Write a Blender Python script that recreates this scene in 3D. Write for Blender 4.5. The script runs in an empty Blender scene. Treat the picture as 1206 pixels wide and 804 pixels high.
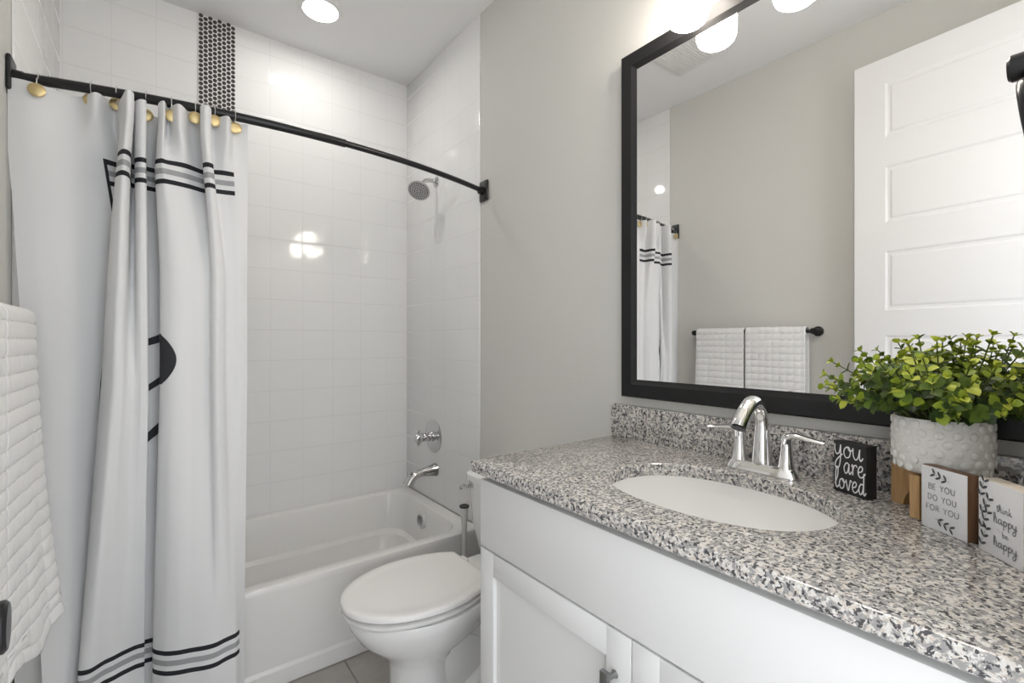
import bpy, bmesh, math, random
from mathutils import Vector, Matrix
random.seed(7)
sc = bpy.context.scene
COL = sc.collection
PI = math.pi

# ------------------------------------------------------------------ camera, world, exposure
cam_d = bpy.data.cameras.new('camera'); cam = bpy.data.objects.new('camera', cam_d); COL.objects.link(cam)
cam.location = (0, 0, 1.22); cam.rotation_euler = (math.radians(90), 0, math.radians(-37.2))
cam_d.sensor_width = 36; cam_d.lens = 36 * 558 / 1206; cam_d.clip_start = 0.01
sc.camera = cam
sc.view_settings.view_transform = 'Standard'; sc.view_settings.look = 'None'
sc.view_settings.exposure = 1.82; sc.view_settings.gamma = 1.0; sc.view_settings.use_curve_mapping = False
CAN_POWER = 15.5      # recessed can light over the tub
SHADE_POWER = 7.0     # vanity light glass
DAY_POWER = 0.82       # daylight entering by the doorway
w = bpy.data.worlds.new('world'); sc.world = w; w.use_nodes = True
bgn = w.node_tree.nodes['Background']; bgn.inputs[0].default_value = (0.93, 0.965, 1.0, 1); bgn.inputs[1].default_value = DAY_POWER

# ------------------------------------------------------------------ room constants
XL, XR, YB, YF, ZC = -0.305, 1.215, 2.633, 0.0, 2.743
YT = 1.842            # edge of the tiled alcove
ZT = 0.914            # counter top

# ------------------------------------------------------------------ node helpers
def mat(name, color=(.8, .8, .8), rough=.5, metal=0.0, spec=.5, coat=0.0, emis=None, estr=0.0):
    m = bpy.data.materials.new(name); m.use_nodes = True
    b = m.node_tree.nodes['Principled BSDF']
    b.inputs['Base Color'].default_value = (*color, 1); b.inputs['Roughness'].default_value = rough
    b.inputs['Metallic'].default_value = metal; b.inputs['Specular IOR Level'].default_value = spec
    b.inputs['Coat Weight'].default_value = coat
    if emis:
        b.inputs['Emission Color'].default_value = (*emis, 1); b.inputs['Emission Strength'].default_value = estr
    return m
class NT:
    def __init__(s, m): s.m = m; s.t = m.node_tree; s.b = s.t.nodes['Principled BSDF']
    def n(s, typ, **kw):
        x = s.t.nodes.new(typ)
        for k, v in kw.items(): setattr(x, k, v)
        return x
    def l(s, a, b): s.t.links.new(a, b)
    def math(s, op, a, b=None, c=None):
        x = s.n('ShaderNodeMath', operation=op)
        for i, v in enumerate((a, b, c)):
            if v is None: continue
            if isinstance(v, (int, float)): x.inputs[i].default_value = v
            else: s.l(v, x.inputs[i])
        return x.outputs[0]
    def coord(s, kind='Object'):
        return s.n('ShaderNodeTexCoord').outputs[kind]
    def xyz(s, v):
        x = s.n('ShaderNodeSeparateXYZ'); s.l(v, x.inputs[0]); return x.outputs
    def noise(s, vec, scale, detail=2, rough=.5):
        x = s.n('ShaderNodeTexNoise'); x.inputs['Scale'].default_value = scale; x.inputs['Detail'].default_value = detail
        x.inputs['Roughness'].default_value = rough; s.l(vec, x.inputs['Vector']); return x
    def ramp(s, fac, stops, interp='LINEAR'):
        x = s.n('ShaderNodeValToRGB'); x.color_ramp.interpolation = interp
        e = x.color_ramp.elements
        while len(e) > 1: e.remove(e[-1])
        e[0].position = stops[0][0]; e[0].color = (*stops[0][1], 1)
        for p, c in stops[1:]:
            q = e.new(p); q.color = (*c, 1)
        s.l(fac, x.inputs[0]); return x.outputs[0]
    def mix(s, fac, a, b):
        x = s.n('ShaderNodeMix', data_type='RGBA')
        for i, v in ((0, fac), (6, a), (7, b)):
            if isinstance(v, (int, float)): x.inputs[i].default_value = v
            elif isinstance(v, tuple): x.inputs[i].default_value = (*v, 1)
            else: s.l(v, x.inputs[i])
        return x.outputs[2]
    def bump(s, h, strength=.3, dist=.002):
        x = s.n('ShaderNodeBump'); x.inputs['Strength'].default_value = strength; x.inputs['Distance'].default_value = dist
        s.l(h, x.inputs['Height']); s.l(x.outputs[0], s.b.inputs['Normal']); return x
    def line(s, c, pitch, off, half, soft):          # 1 on a joint, 0 on the tile
        f = s.math('FRACT', s.math('ADD', s.math('DIVIDE', s.math('SUBTRACT', c, off), pitch), .5))
        d = s.math('MULTIPLY', s.math('ABSOLUTE', s.math('SUBTRACT', f, .5)), pitch)
        x = s.n('ShaderNodeMapRange', interpolation_type='SMOOTHSTEP')
        s.l(d, x.inputs[0]); x.inputs[1].default_value = half; x.inputs[2].default_value = half + soft
        x.inputs[3].default_value = 1; x.inputs[4].default_value = 0
        return x.outputs[0]

def plaster(name, color):
    m = mat(name, color, .75, spec=.25); t = NT(m)
    n = t.noise(t.coord(), 95, 3); t.bump(n.outputs[0], .35, .0015); return m
def tiles(name, axis, off):
    m = mat(name, (.87, .87, .865), .07, spec=.45); t = NT(m)
    c = t.xyz(t.coord()); h = c[axis]
    a = t.line(c[2], .1535, 1.277 - .1535 * 8, .0011, .0022); b = t.line(h, .1525, off, .0008, .002)
    j = t.math('MAXIMUM', a, t.math('MULTIPLY', b, .5))
    t.l(t.mix(j, (.87, .87, .865), (.77, .77, .76)), t.b.inputs['Base Color'])
    nz = t.noise(t.coord(), 7, 1)
    t.bump(t.math('ADD', t.math('MULTIPLY', j, -.6), t.math('MULTIPLY', nz.outputs[0], .8)), .45, .0016)
    r = t.math('MULTIPLY_ADD', j, .4, .07); t.l(r, t.b.inputs['Roughness'])
    return m
def wood(name, c1, c2, scale=30, vertical=True):
    m = mat(name, c1, .45, spec=.3); t = NT(m)
    mp = t.n('ShaderNodeMapping'); mp.inputs['Scale'].default_value = (scale * 4, scale * 4, scale * .35) if vertical else (scale, scale * 4, scale * 4)
    t.l(t.coord(), mp.inputs[0]); n = t.noise(mp.outputs[0], 1.0, 4)
    t.l(t.ramp(n.outputs[0], [(.3, c1), (.7, c2)]), t.b.inputs['Base Color']); return m
def granite():
    m = mat('speckled_granite', (.6, .58, .55), .12, spec=.5); t = NT(m)
    co = t.coord(); n = t.noise(co, 60, 3)
    add = t.n('ShaderNodeVectorMath', operation='MULTIPLY_ADD'); t.l(n.outputs['Color'], add.inputs[0])
    add.inputs[1].default_value = (.012, .012, .012); t.l(co, add.inputs[2])
    v = t.n('ShaderNodeTexVoronoi'); v.inputs['Scale'].default_value = 270; t.l(add.outputs[0], v.inputs['Vector'])
    v2 = t.n('ShaderNodeTexVoronoi'); v2.inputs['Scale'].default_value = 420; t.l(add.outputs[0], v2.inputs['Vector'])
    s = t.n('ShaderNodeSeparateColor'); t.l(v.outputs['Color'], s.inputs[0])
    s2 = t.n('ShaderNodeSeparateColor'); t.l(v2.outputs['Color'], s2.inputs[0])
    base = t.ramp(s.outputs[0], [(0, (.66, .62, .57)), (.35, (.69, .665, .635)), (.7, (.60, .53, .465)), (.85, (.74, .725, .70))], 'CONSTANT')
    g1 = t.noise(add.outputs[0], 120, 3, .6); g2 = t.noise(add.outputs[0], 165, 2, .55); g3 = t.noise(add.outputs[0], 40, 1)
    sh = t.math('MULTIPLY', t.math('SUBTRACT', g3.outputs[0], .5), .12)
    f1 = t.ramp(t.math('ADD', g1.outputs[0], sh), [(.475, (0, 0, 0)), (.535, (1, 1, 1))])
    f2 = t.ramp(t.math('ADD', g2.outputs['Color'] if False else g2.outputs[0], t.math('MULTIPLY', s2.outputs[1], .05)), [(.575, (0, 0, 0)), (.615, (1, 1, 1))])
    c1 = t.mix(f1, base, (.34, .33, .325)); c2 = t.mix(f2, c1, (.075, .075, .08))
    t.l(c2, t.b.inputs['Base Color']); return m
def floor_tile():
    m = mat('floor_tile', (.42, .39, .36), .35); t = NT(m)
    c = t.xyz(t.coord()); n = t.noise(t.coord(), 6, 4, .65)
    j = t.math('MAXIMUM', t.line(c[0], .33, .585, .002, .002), t.line(c[1], .33, 1.50, .002, .002))
    base = t.ramp(n.outputs[0], [(.3, (.36, .34, .32)), (.7, (.50, .47, .44))])
    t.l(t.mix(j, base, (.24, .22, .20)), t.b.inputs['Base Color'])
    t.bump(t.math('MULTIPLY', j, -1), .4, .002); return m

M = {}
M['wall'] = plaster('greige_paint', (.675, .667, .635))
M['ceiling'] = plaster('white_ceiling_paint', (.85, .85, .85))
M['tile_x'] = tiles('white_wall_tile_back', 0, .4711)
M['tile_y'] = tiles('white_wall_tile_side', 1, 2.633)
M['floor'] = floor_tile()
M['trim'] = mat('white_trim_paint', (.80, .80, .79), .35)
M['cabinet'] = mat('white_cabinet_paint', (.80, .80, .80), .35, spec=.35)
M['gap'] = mat('cabinet_inner_edge', (.35, .35, .35), .6)
M['door'] = mat('white_door_paint', (.82, .82, .82), .4, spec=.35)
M['granite'] = granite()
M['ceramic'] = mat('white_ceramic', (.86, .86, .85), .06, spec=.5, coat=.3)
M['tub'] = mat('white_tub_enamel', (.85, .845, .83), .10, spec=.5)
M['seat'] = mat('white_seat_plastic', (.86, .85, .84), .15)
M['chrome'] = mat('polished_chrome', (.86, .86, .86), .06, 1)
M['nickel'] = mat('grey_satin_metal', (.28, .28, .28), .32, 1)
M['chrome_dim'] = mat('smoky_chrome', (.60, .60, .60), .10, 1)
M['satin'] = mat('satin_chrome', (.72, .72, .72), .35, .5)
M['nozzle'] = mat('dark_rubber_nozzle', (.06, .06, .065), .5)
M['black'] = mat('black_metal', (.018, .018, .02), .28, .3)
M['frame'] = mat('black_frame_paint', (.014, .014, .015), .38, spec=.3)
M['mirror'] = mat('mirror_silver', (.93, .93, .93), 0.0, 1)
M['glass_lit'] = mat('lit_opal_glass', (.9, .9, .9), .3, emis=(1, .91, .80), estr=SHADE_POWER)
M['can_lit'] = mat('lit_lens', (.9, .9, .9), .4, emis=(1, .97, .93), estr=CAN_POWER)
M['brass'] = mat('brushed_brass', (.66, .52, .27), .42, 1)
M['wire'] = mat('pale_steel_wire', (.75, .75, .75), .25, 1)
M['penny'] = mat('dark_penny_tile', (.062, .052, .052), .15)
M['grout'] = mat('white_grout', (.80, .79, .78), .6)
M['grey_plastic'] = mat('pale_grey_plastic', (.72, .72, .70), .35)
M['dark_plastic'] = mat('dark_plastic', (.03, .03, .03), .4)
M['black_wood'] = mat('black_painted_wood', (.014, .014, .015), .55)
M['white_ink'] = mat('white_ink', (.80, .80, .80), .6)
M['dark_ink'] = mat('dark_grey_ink', (.07, .075, .08), .6)
M['mid_ink'] = mat('soft_grey_ink', (.22, .22, .23), .6)
M['sign_white'] = mat('white_sign_face', (.80, .80, .81), .5)
M['walnut'] = wood('brown_wood_edge', (.16, .085, .045), (.24, .13, .075), 25)
M['palewood'] = wood('cream_wood_edge', (.72, .64, .55), (.80, .73, .64), 25)
M['bamboo'] = wood('bamboo_wood', (.42, .25, .11), (.55, .35, .17), 40)
M['pot'] = mat('matte_white_ceramic', (.76, .745, .72), .45, spec=.4)
M['soil'] = mat('dark_soil', (.02, .018, .012), .9)
M['stem'] = mat('plant_stem', (.10, .13, .03), .6)
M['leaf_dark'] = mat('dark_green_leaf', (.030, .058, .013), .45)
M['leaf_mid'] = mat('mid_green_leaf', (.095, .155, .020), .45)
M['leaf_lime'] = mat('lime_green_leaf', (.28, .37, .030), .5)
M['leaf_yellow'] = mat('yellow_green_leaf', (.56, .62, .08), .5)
for k in ('leaf_dark', 'leaf_mid', 'leaf_lime', 'leaf_yellow'):
    M[k].node_tree.nodes['Principled BSDF'].inputs['Subsurface Weight'].default_value = 0
mt = mat('white_terry', (.86, .86, .855), .9, spec=.1); t_ = NT(mt); nn = t_.noise(t_.coord(), 700, 2); t_.bump(nn.outputs[0], .5, .001); M['terry'] = mt

# ------------------------------------------------------------------ mesh helpers (world coordinates in, local mesh out)
def tag(o, label=None, cat=None, group=None, kind=None):
    if label: o['label'] = label
    if cat: o['category'] = cat
    if group: o['group'] = group
    if kind: o['kind'] = kind
    return o
def empty(name, loc, label, cat, group=None, rz=0):
    o = bpy.data.objects.new(name, None); COL.objects.link(o); o.location = loc; o.rotation_euler = (0, 0, rz)
    o.empty_display_size = .05
    return tag(o, label, cat, group)
def root_of(p):
    m = Matrix.Identity(4)
    while p:
        m = Matrix.LocRotScale(p.location, p.rotation_euler, p.scale) @ m; p = p.parent
    return m
class MB:
    def __init__(s): s.v = []; s.f = []; s.mi = []; s.uv = None
    def add(s, vs, fs, mi=0):
        o = len(s.v); s.v += [tuple(v) for v in vs]; s.f += [tuple(i + o for i in f) for f in fs]; s.mi += [mi] * len(fs)
    def box(s, a, b, bev=0, mi=0, seg=2):
        (x0, y0, z0), (x1, y1, z1) = a, b
        if bev:
            bm = bmesh.new(); bmesh.ops.create_cube(bm, size=1)
            for v in bm.verts: v.co = Vector(((x0 + x1) / 2 + v.co.x * (x1 - x0), (y0 + y1) / 2 + v.co.y * (y1 - y0), (z0 + z1) / 2 + v.co.z * (z1 - z0)))
            bmesh.ops.bevel(bm, geom=bm.edges[:], offset=bev, segments=seg, profile=.5, affect='EDGES')
            bm.verts.index_update(); s.add([v.co[:] for v in bm.verts], [[v.index for v in f.verts] for f in bm.faces], mi); bm.free()
        else:
            s.add([(x0, y0, z0), (x1, y0, z0), (x1, y1, z0), (x0, y1, z0), (x0, y0, z1), (x1, y0, z1), (x1, y1, z1), (x0, y1, z1)],
                  [(0, 3, 2, 1), (4, 5, 6, 7), (0, 1, 5, 4), (1, 2, 6, 5), (2, 3, 7, 6), (3, 0, 4, 7)], mi)
        return s
    def xbox(s, M4, a, b, bev=0, mi=0):
        k = len(s.v); s.box(a, b, bev, mi)
        for i in range(k, len(s.v)): s.v[i] = tuple(M4 @ Vector(s.v[i]))
        return s
    def loft(s, rings, cap0=True, cap1=True, mi=0):
        n = len(rings[0]); vs = [p for r in rings for p in r]; fs = []
        for i in range(len(rings) - 1):
            for j in range(n):
                k = (j + 1) % n; fs.append((i * n + j, i * n + k, (i + 1) * n + k, (i + 1) * n + j))
        if cap0: fs.append(tuple(reversed(range(n))))
        if cap1: fs.append(tuple(range((len(rings) - 1) * n, len(rings) * n)))
        s.add(vs, fs, mi); return s
    def lathe(s, c, axis, prof, n=32, caps=True, mi=0):      # prof: (radius, distance along axis)
        a = Vector(axis).normalized(); u = a.orthogonal().normalized(); w_ = a.cross(u); c = Vector(c)
        rings = [[c + a * h + (u * math.cos(2 * PI * j / n) + w_ * math.sin(2 * PI * j / n)) * max(r, 1e-5) for j in range(n)] for r, h in prof]
        return s.loft(rings, caps, caps, mi)
    def tube(s, pts, rad, n=12, caps=True, flat=1.0, mi=0, up=None):
        pts = [Vector(p) for p in pts]; N = len(pts); rings = []; prev = None
        for i, p in enumerate(pts):
            t = (pts[min(i + 1, N - 1)] - pts[max(i - 1, 0)]).normalized()
            if prev is None: u = (Vector(up) - t * t.dot(Vector(up))).normalized() if up else t.orthogonal().normalized()
            else: u = (prev - t * prev.dot(t)).normalized()
            prev = u; v = t.cross(u); r = rad[i] if isinstance(rad, (list, tuple)) else rad
            rings.append([p + u * (r * flat * math.cos(2 * PI * j / n)) + v * (r * math.sin(2 * PI * j / n)) for j in range(n)])
        return s.loft(rings, caps, caps, mi)
    def grid(s, P, nu, nv, mi=0):
        vs = [P(i / nu, j / nv) for j in range(nv + 1) for i in range(nu + 1)]
        s.add(vs, [(j * (nu + 1) + i, j * (nu + 1) + i + 1, (j + 1) * (nu + 1) + i + 1, (j + 1) * (nu + 1) + i) for j in range(nv) for i in range(nu)], mi)
        return s
    def build(s, name, m, parent=None, smooth=True, angle=35, label=None):
        me = bpy.data.meshes.new(name)
        inv = root_of(parent).inverted() if parent else Matrix.Identity(4)
        me.from_pydata([tuple(inv @ Vector(v)) for v in s.v], [], s.f)
        for x in (m if isinstance(m, (list, tuple)) else [m]): me.materials.append(x)
        me.polygons.foreach_set('material_index', s.mi)
        bm = bmesh.new(); bm.from_mesh(me); bmesh.ops.recalc_face_normals(bm, faces=bm.faces[:]); bm.to_mesh(me); bm.free()
        if smooth:
            me.polygons.foreach_set('use_smooth', [True] * len(me.polygons)); me.set_sharp_from_angle(angle=math.radians(angle))
        me.update()
        o = bpy.data.objects.new(name, me); COL.objects.link(o)
        if parent: o.parent = parent
        if label: o['label'] = label
        return o
def cr(p0, p1, p2, p3, t):
    return tuple(.5 * (2 * b + (c - a) * t + (2 * a - 5 * b + 4 * c - d) * t * t + (3 * b - a - 3 * c + d) * t ** 3) for a, b, c, d in zip(p0, p1, p2, p3))
def smooth_path(P, k=8):
    P = [tuple(p) for p in P]; Q = [P[0]] + P + [P[-1]]; out = []
    for i in range(len(P) - 1):
        for j in range(k): out.append(cr(Q[i], Q[i + 1], Q[i + 2], Q[i + 3], j / k))
    out.append(P[-1]); return out
def struct(name, mb, m, parent=None, **kw):
    o = mb.build(name, m, parent, **kw)
    if not parent: o['kind'] = 'structure'
    return o
def rrect(x0, x1, y0, y1, r, z, n=96):           # rounded rectangle sampled by direction from its centre
    cx, cy = (x0 + x1) / 2, (y0 + y1) / 2; hx, hy = (x1 - x0) / 2, (y1 - y0) / 2; out = []
    for i in range(n):
        a = 2 * PI * i / n; dx, dy = math.cos(a) * hx, math.sin(a) * hy
        lo, hi = 0, 2
        for _ in range(30):
            t = (lo + hi) / 2; px, py = abs(dx * t), abs(dy * t)
            qx, qy = max(px - hx + r, 0), max(py - hy + r, 0)
            ins = px <= hx and py <= hy and (qx == 0 or qy == 0 or qx * qx + qy * qy <= r * r)
            if ins: lo = t
            else: hi = t
        out.append((cx + dx * lo, cy + dy * lo, z))
    return out

# ------------------------------------------------------------------ room shell
b = MB(); b.box((XL - .1, -1.6, -.1), (XR + .1, YB + .1, 0)); struct('floor', b, M['floor'], smooth=False)
b = MB(); b.box((XL - .1, YF - .12, ZC), (XR + .1, YB + .1, ZC + .1)); struct('ceiling', b, M['ceiling'], smooth=False)
b = MB(); b.box((XR, YF - .12, 0), (XR + .1, YB + .1, ZC)); wr = struct('wall_right', b, M['wall'], smooth=False)
b = MB(); b.box((XL - .1, YF - .12, 0), (XL, YB + .1, ZC)); wl = struct('wall_left', b, M['wall'], smooth=False)
b = MB(); b.box((XL, YB, 0), (XR, YB + .1, ZC)); wb = struct('wall_back', b, M['tile_x'], smooth=False)
b = MB(); b.box((XR - .006, YT, .3625), (XR, YB, ZC), .003); struct('tile_cladding', b, M['tile_y'], wr)
b = MB(); b.box((XL, YT, .3625), (XL + .006, YB, ZC), .003); struct('tile_cladding', b, M['tile_y'], wl)
DX0, DX1, DH = -.115, .61, 2.47
b = MB(); b.box((XL, YF - .12, 0), (DX0 - .02, YF, ZC)); b.box((DX1 + .02, YF - .12, 0), (XR, YF, ZC)); b.box((DX0 - .02, YF - .12, DH + .02), (DX1 + .02, YF, ZC))
struct('wall_front', b, M['wall'], smooth=False)
b = MB(); b.box((DX0 - .02, YF - .12, 0), (DX0, YF, DH + .02)); b.box((DX1, YF - .12, 0), (DX1 + .02, YF, DH + .02)); b.box((DX0, YF - .12, DH), (DX1, YF, DH + .02))
struct('trim_1', b, M['trim'], smooth=False)
b = MB(); b.box((XR - .014, 1.03, 0), (XR, 1.825, .13), .004); struct('baseboard_right', b, M['trim'])
b = MB(); b.box((XL, .01, 0), (XL + .014, 1.825, .13), .004); struct('baseboard_left', b, M['trim'])
# penny-round strip let into the tiled back wall
b = MB(); b.box((.1705, YB - .005, .3625), (.3195, YB, ZC - .001), mi=0)
for cidx in range(8):
    for ridx in range(113):
        x = .1797 + .0185 * cidx; z = .372 + .0211 * ridx + (.01055 if cidx % 2 else 0)
        if z > ZC - .004: continue
        b.lathe((x, YB - .005, z), (0, -1, 0), [(.0088, 0), (.0088, .0012), (.0078, .002)], 12, True, 1)
struct('penny_mosaic_strip', b, [M['grout'], M['penny']], wb, label='vertical strip of dark round penny tiles in white grout')

# ------------------------------------------------------------------ bathtub
tub = empty('bathtub', (.455, 2.23, 0), 'white alcove bathtub with flat apron front beneath the tiled wall', 'bathtub')
def outer(yf, z, ins=0):
    return rrect(XL + .007 + ins, XR - .007 - ins, yf, YB - .002 - ins, .002, z, 160)
b = MB()
b.loft([outer(1.85, 0), outer(1.836, .001), outer(1.836, .055), outer(1.845, .066), outer(1.838, .20), outer(1.833, .335), outer(1.833, .350), outer(1.836, .357), outer(1.845, .360, .002)], True, False)
b.build('apron', M['tub'], tub)
b = MB()
def inn(x0, x1, y0, y1, r, z): return rrect(x0, x1, y0, y1, r, z, 160)
b.loft([outer(1.845, .360, .002), inn(-.245, 1.150, 1.880, 2.590, .10, .361), inn(-.235, 1.140, 1.890, 2.580, .10, .356), inn(-.225, 1.132, 1.900, 2.572, .10, .335),
        inn(-.16, 1.112, 1.93, 2.553, .11, .20), inn(-.15, 1.108, 1.935, 2.548, .11, .175), inn(-.11, 1.085, 1.96, 2.52, .12, .160), inn(-.08, 1.075, 1.97, 2.505, .12, .10),
        inn(-.03, 1.05, 1.99, 2.485, .12, .06), inn(.05, 1.0, 2.04, 2.43, .12, .05)], False, True)
b.build('basin', M['tub'], tub)
ov = MB(); c = Vector((1.117, 2.25, .288)); ax = (-1, 0, .12)
ov.lathe(c, ax, [(.041, -.018), (.041, .004), (.037, .009), (.001, .010)], 36); ovo = ov.build('overflow_plate', M['satin'], tub, label='round slotted chrome plate')
sl = MB()
for i in range(7):
    zz = -.024 + .008 * i; hw = math.sqrt(max(.033 ** 2 - zz ** 2, 0)) * .85
    sl.box((c.x - .0122, c.y - hw, c.z + zz - .0015), (c.x - .008, c.y + hw, c.z + zz + .0015))
sl.build('slots', M['mid_ink'], ovo)

# ------------------------------------------------------------------ vanity cabinet, counter, sink
van = empty('vanity_cabinet', (.94, .53, 0), 'white shaker vanity cabinet under the granite counter', 'cabinet')
b = MB(); b.box((.692, .03, .10), (XR - .003, 1.02, .884)); b.box((.75, .03, .0), (XR - .003, 1.02, .10)); b.build('body', M['cabinet'], van, smooth=False)
b = MB(); b.box((.671, .04, .699), (.692, 1.018, .868), .0015); b.build('false_drawer_front', M['cabinet'], van)
def shaker(y0, y1, z0, z1, hy):
    b = MB(); s = .057
    b.box((.671, y0, z0), (.6915, y0 + s, z1), .0012); b.box((.671, y1 - s, z0), (.6915, y1, z1), .0012)
    b.box((.671, y0 + s - .001, z1 - s), (.6915, y1 - s + .001, z1), .0012); b.box((.671, y0 + s - .001, z0), (.6915, y1 - s + .001, z0 + s), .0012)
    b.box((.681, y0 + s - .004, z0 + s - .004), (.6895, y1 - s + .004, z1 - s + .004))
    d = b.build('door', M['cabinet'], van)
    h = MB(); h.box((.640, hy - .009, .50), (.650, hy + .009, .630), .0015)
    for z in (.515, .615): h.lathe((.6505, hy - .001, z), (1, 0, 0), [(.005, -.001), (.005, .014), (.0075, .0205)], 16)
    h.build('pull_handle', M['nickel'], d, label='grey metal bar pull')
shaker(.5385, 1.018, .12, .694, .575)
shaker(.04, .5355, .12, .694, .49)

def oval(cx, cy, a, b_, z, n=120):
    sp_ = lambda v: math.copysign(abs(v) ** .88, v)
    return [(cx + a * sp_(math.cos(2 * PI * i / n)), cy + b_ * sp_(math.sin(2 * PI * i / n)), z) for i in range(n)]
def rect_by(cx, cy, a, b_, x0, x1, y0, y1, z, n=120):
    out = []
    for i in range(n):
        dx, dy = a * math.cos(2 * PI * i / n), b_ * math.sin(2 * PI * i / n)
        t = 1e9
        if dx > 1e-9: t = min(t, (x1 - cx) / dx)
        if dx < -1e-9: t = min(t, (x0 - cx) / dx)
        if dy > 1e-9: t = min(t, (y1 - cy) / dy)
        if dy < -1e-9: t = min(t, (y0 - cy) / dy)
        out.append([cx + dx * t, cy + dy * t, z])
    for X_, Y_ in ((x0, y0), (x0, y1), (x1, y0), (x1, y1)):
        q = min(out, key=lambda p: (p[0] - X_) ** 2 + (p[1] - Y_) ** 2); q[0], q[1] = X_, Y_
    return [tuple(p) for p in out]
CX, CY, SA, SB = .92, .53, .165, .225
cx0, cx1, cy0, cy1 = .656, XR - .001, .02, 1.04
ctr = empty('countertop', (.93, .53, .884), 'speckled grey and beige granite countertop with an oval sink cut-out', 'countertop')
def rb(i, z): return rect_by(CX, CY, SA, SB, cx0 + i, cx1, cy0, cy1 - i, z)
b = MB()
e0 = rb(.003, .884); e1 = rb(0, .887); e2 = rb(0, ZT - .006); e3 = rb(.0018, ZT - .0018); e4 = rb(.006, ZT)
h4 = oval(CX, CY, SA + .003, SB + .003, ZT); h3 = oval(CX, CY, SA, SB, ZT - .003); h1 = oval(CX, CY, SA, SB, .884)
b.loft([h1, e0, e1, e2, e3, e4, h4, h3, h1], False, False); b.build('slab', M['granite'], ctr, angle=25)
b = MB(); b.box((XR - .022, cy0, ZT), (XR - .001, cy1 - .003, 1.018), .0015); b.build('backsplash', M['granite'], ctr)
snk = empty('sink', (CX, CY, .74), 'white oval undermount sink set in the granite countertop', 'sink')
b = MB(); RR = [(1.06, 1.04, .8835), (1.06, 1.04, .876), (1.015, 1.01, .8755), (.99, .99, .868), (.95, .96, .84), (.86, .88, .80), (.70, .74, .765), (.45, .48, .745), (.17, .11, .740)]
b.loft([oval(CX, CY, SA * p, SB * q, z) for p, q, z in RR] , False, True)
b.loft([oval(CX, CY, SA * p + .006, SB * q + .006, z - .006) for p, q, z in RR[1:]], False, True)
b.build('bowl', M['ceramic'], snk, angle=60)
b = MB(); b.lathe((CX, CY, .7405), (0, 0, 1), [(.024, 0), (.024, .003), (.018, .004), (.001, .0035)], 24); b.build('drain', M['chrome'], snk)
b = MB(); b.lathe((CX + SA * .945, CY, .838), (-1, 0, .35), [(.009, -.001), (.009, .002), (.006, .0025)], 20); b.build('overflow_ring', M['chrome'], snk)

# faucet
fau = empty('faucet', (1.13, .53, ZT), 'chrome two-handle faucet with high arched spout behind the oval sink', 'faucet')
FX = 1.138
b = MB()
def plate(sx, sy, z): return [(FX + sx * math.copysign(abs(math.cos(a)) ** .6, math.cos(a)), .53 + sy * math.copysign(abs(math.sin(a)) ** .6, math.sin(a)), z) for a in [2 * PI * i / 64 for i in range(64)]]
b.loft([plate(.027, .082, ZT + .0005), plate(.027, .082, ZT + .004), plate(.022, .074, ZT + .020), plate(.019, .071, ZT + .023)]); b.build('base_plate', M['chrome'], fau)
b = MB(); pts = [(FX, .53, ZT + .018), (FX, .53, ZT + .07), (FX, .53, ZT + .115), (FX - .006, .53, ZT + .140), (FX - .026, .53, ZT + .162), (FX - .052, .53, ZT + .166), (FX - .078, .53, ZT + .150), (FX - .099, .53, ZT + .130), (FX - .109, .53, ZT + .116)]
rr = [.0225, .0185, .0155, .0150, .0150, .0158, .0168, .0180, .0190]
q = smooth_path([(*p, r) for p, r in zip(pts, rr)], 8); b.tube([p[:3] for p in q], [p[3] for p in q], 24); sp = b.build('spout', M['chrome'], fau)
b = MB(); b.lathe((FX - .1092, .53, ZT + .1150), (-.5, 0, -.86), [(.0145, 0), (.0145, .002)], 20); b.build('aerator', M['nozzle'], sp)
for s, nm in ((1, 'left'), (-1, 'right')):
    hy = .53 + .0535 * s
    b = MB(); b.lathe((FX, hy, ZT + .015), (0, 0, 1), [(.021, 0), (.0175, .012), (.0168, .013), (.0125, .045), (.0115, .060), (.0118, .070), (.0105, .078), (.006, .083), (.001, .084)], 28)
    hp = smooth_path([(FX, hy, ZT + .078), (FX, hy + .004 * s, ZT + .091), (FX - .001, hy + .018 * s, ZT + .096), (FX - .003, hy + .045 * s, ZT + .093), (FX - .004, hy + .078 * s, ZT + .089)], 6)
    n = len(hp); b.tube(hp, [.0115 * (1 - i / n) + .0062 for i in range(n)], 16, True, .55, up=(0, 0, 1))
    b.build('lever_handle', M['chrome'], fau)

# ------------------------------------------------------------------ toilet
toi = empty('toilet', (.85, 1.43, 0), 'white elongated toilet with closed lid between the bathtub and the vanity', 'toilet')
TY = 1.43
def egg(xf, xb, wd, z, xc=None, clip=None, n=72, p=1.0):
    xc = xc if xc is not None else xf + (xb - xf) * .47; out = []
    for i in range(n):
        a = 2 * PI * i / n; c_, s_ = math.cos(a), math.sin(a)
        x = xc + (xb - xc) * c_ if c_ > 0 else xc + (xc - xf) * c_
        if clip: x = min(x, clip)
        out.append((x, TY + wd * math.copysign(abs(s_) ** p, s_), z))
    return out
b = MB()
b.loft([egg(.592, .83, .108, 0), egg(.592, .83, .108, .012), egg(.602, .82, .098, .03), egg(.606, .81, .092, .12), egg(.602, .80, .094, .19), egg(.588, .83, .108, .225),
        egg(.548, .90, .138, .262), egg(.505, .97, .163, .30), egg(.478, 1.02, .180, .345), egg(.470, 1.03, .186, .372), egg(.476, 1.03, .184, .383), egg(.49, 1.02, .17, .3855)])
b.build('bowl', M['ceramic'], toi, angle=60)
b = MB()      # rear base with the trapway relief
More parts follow.
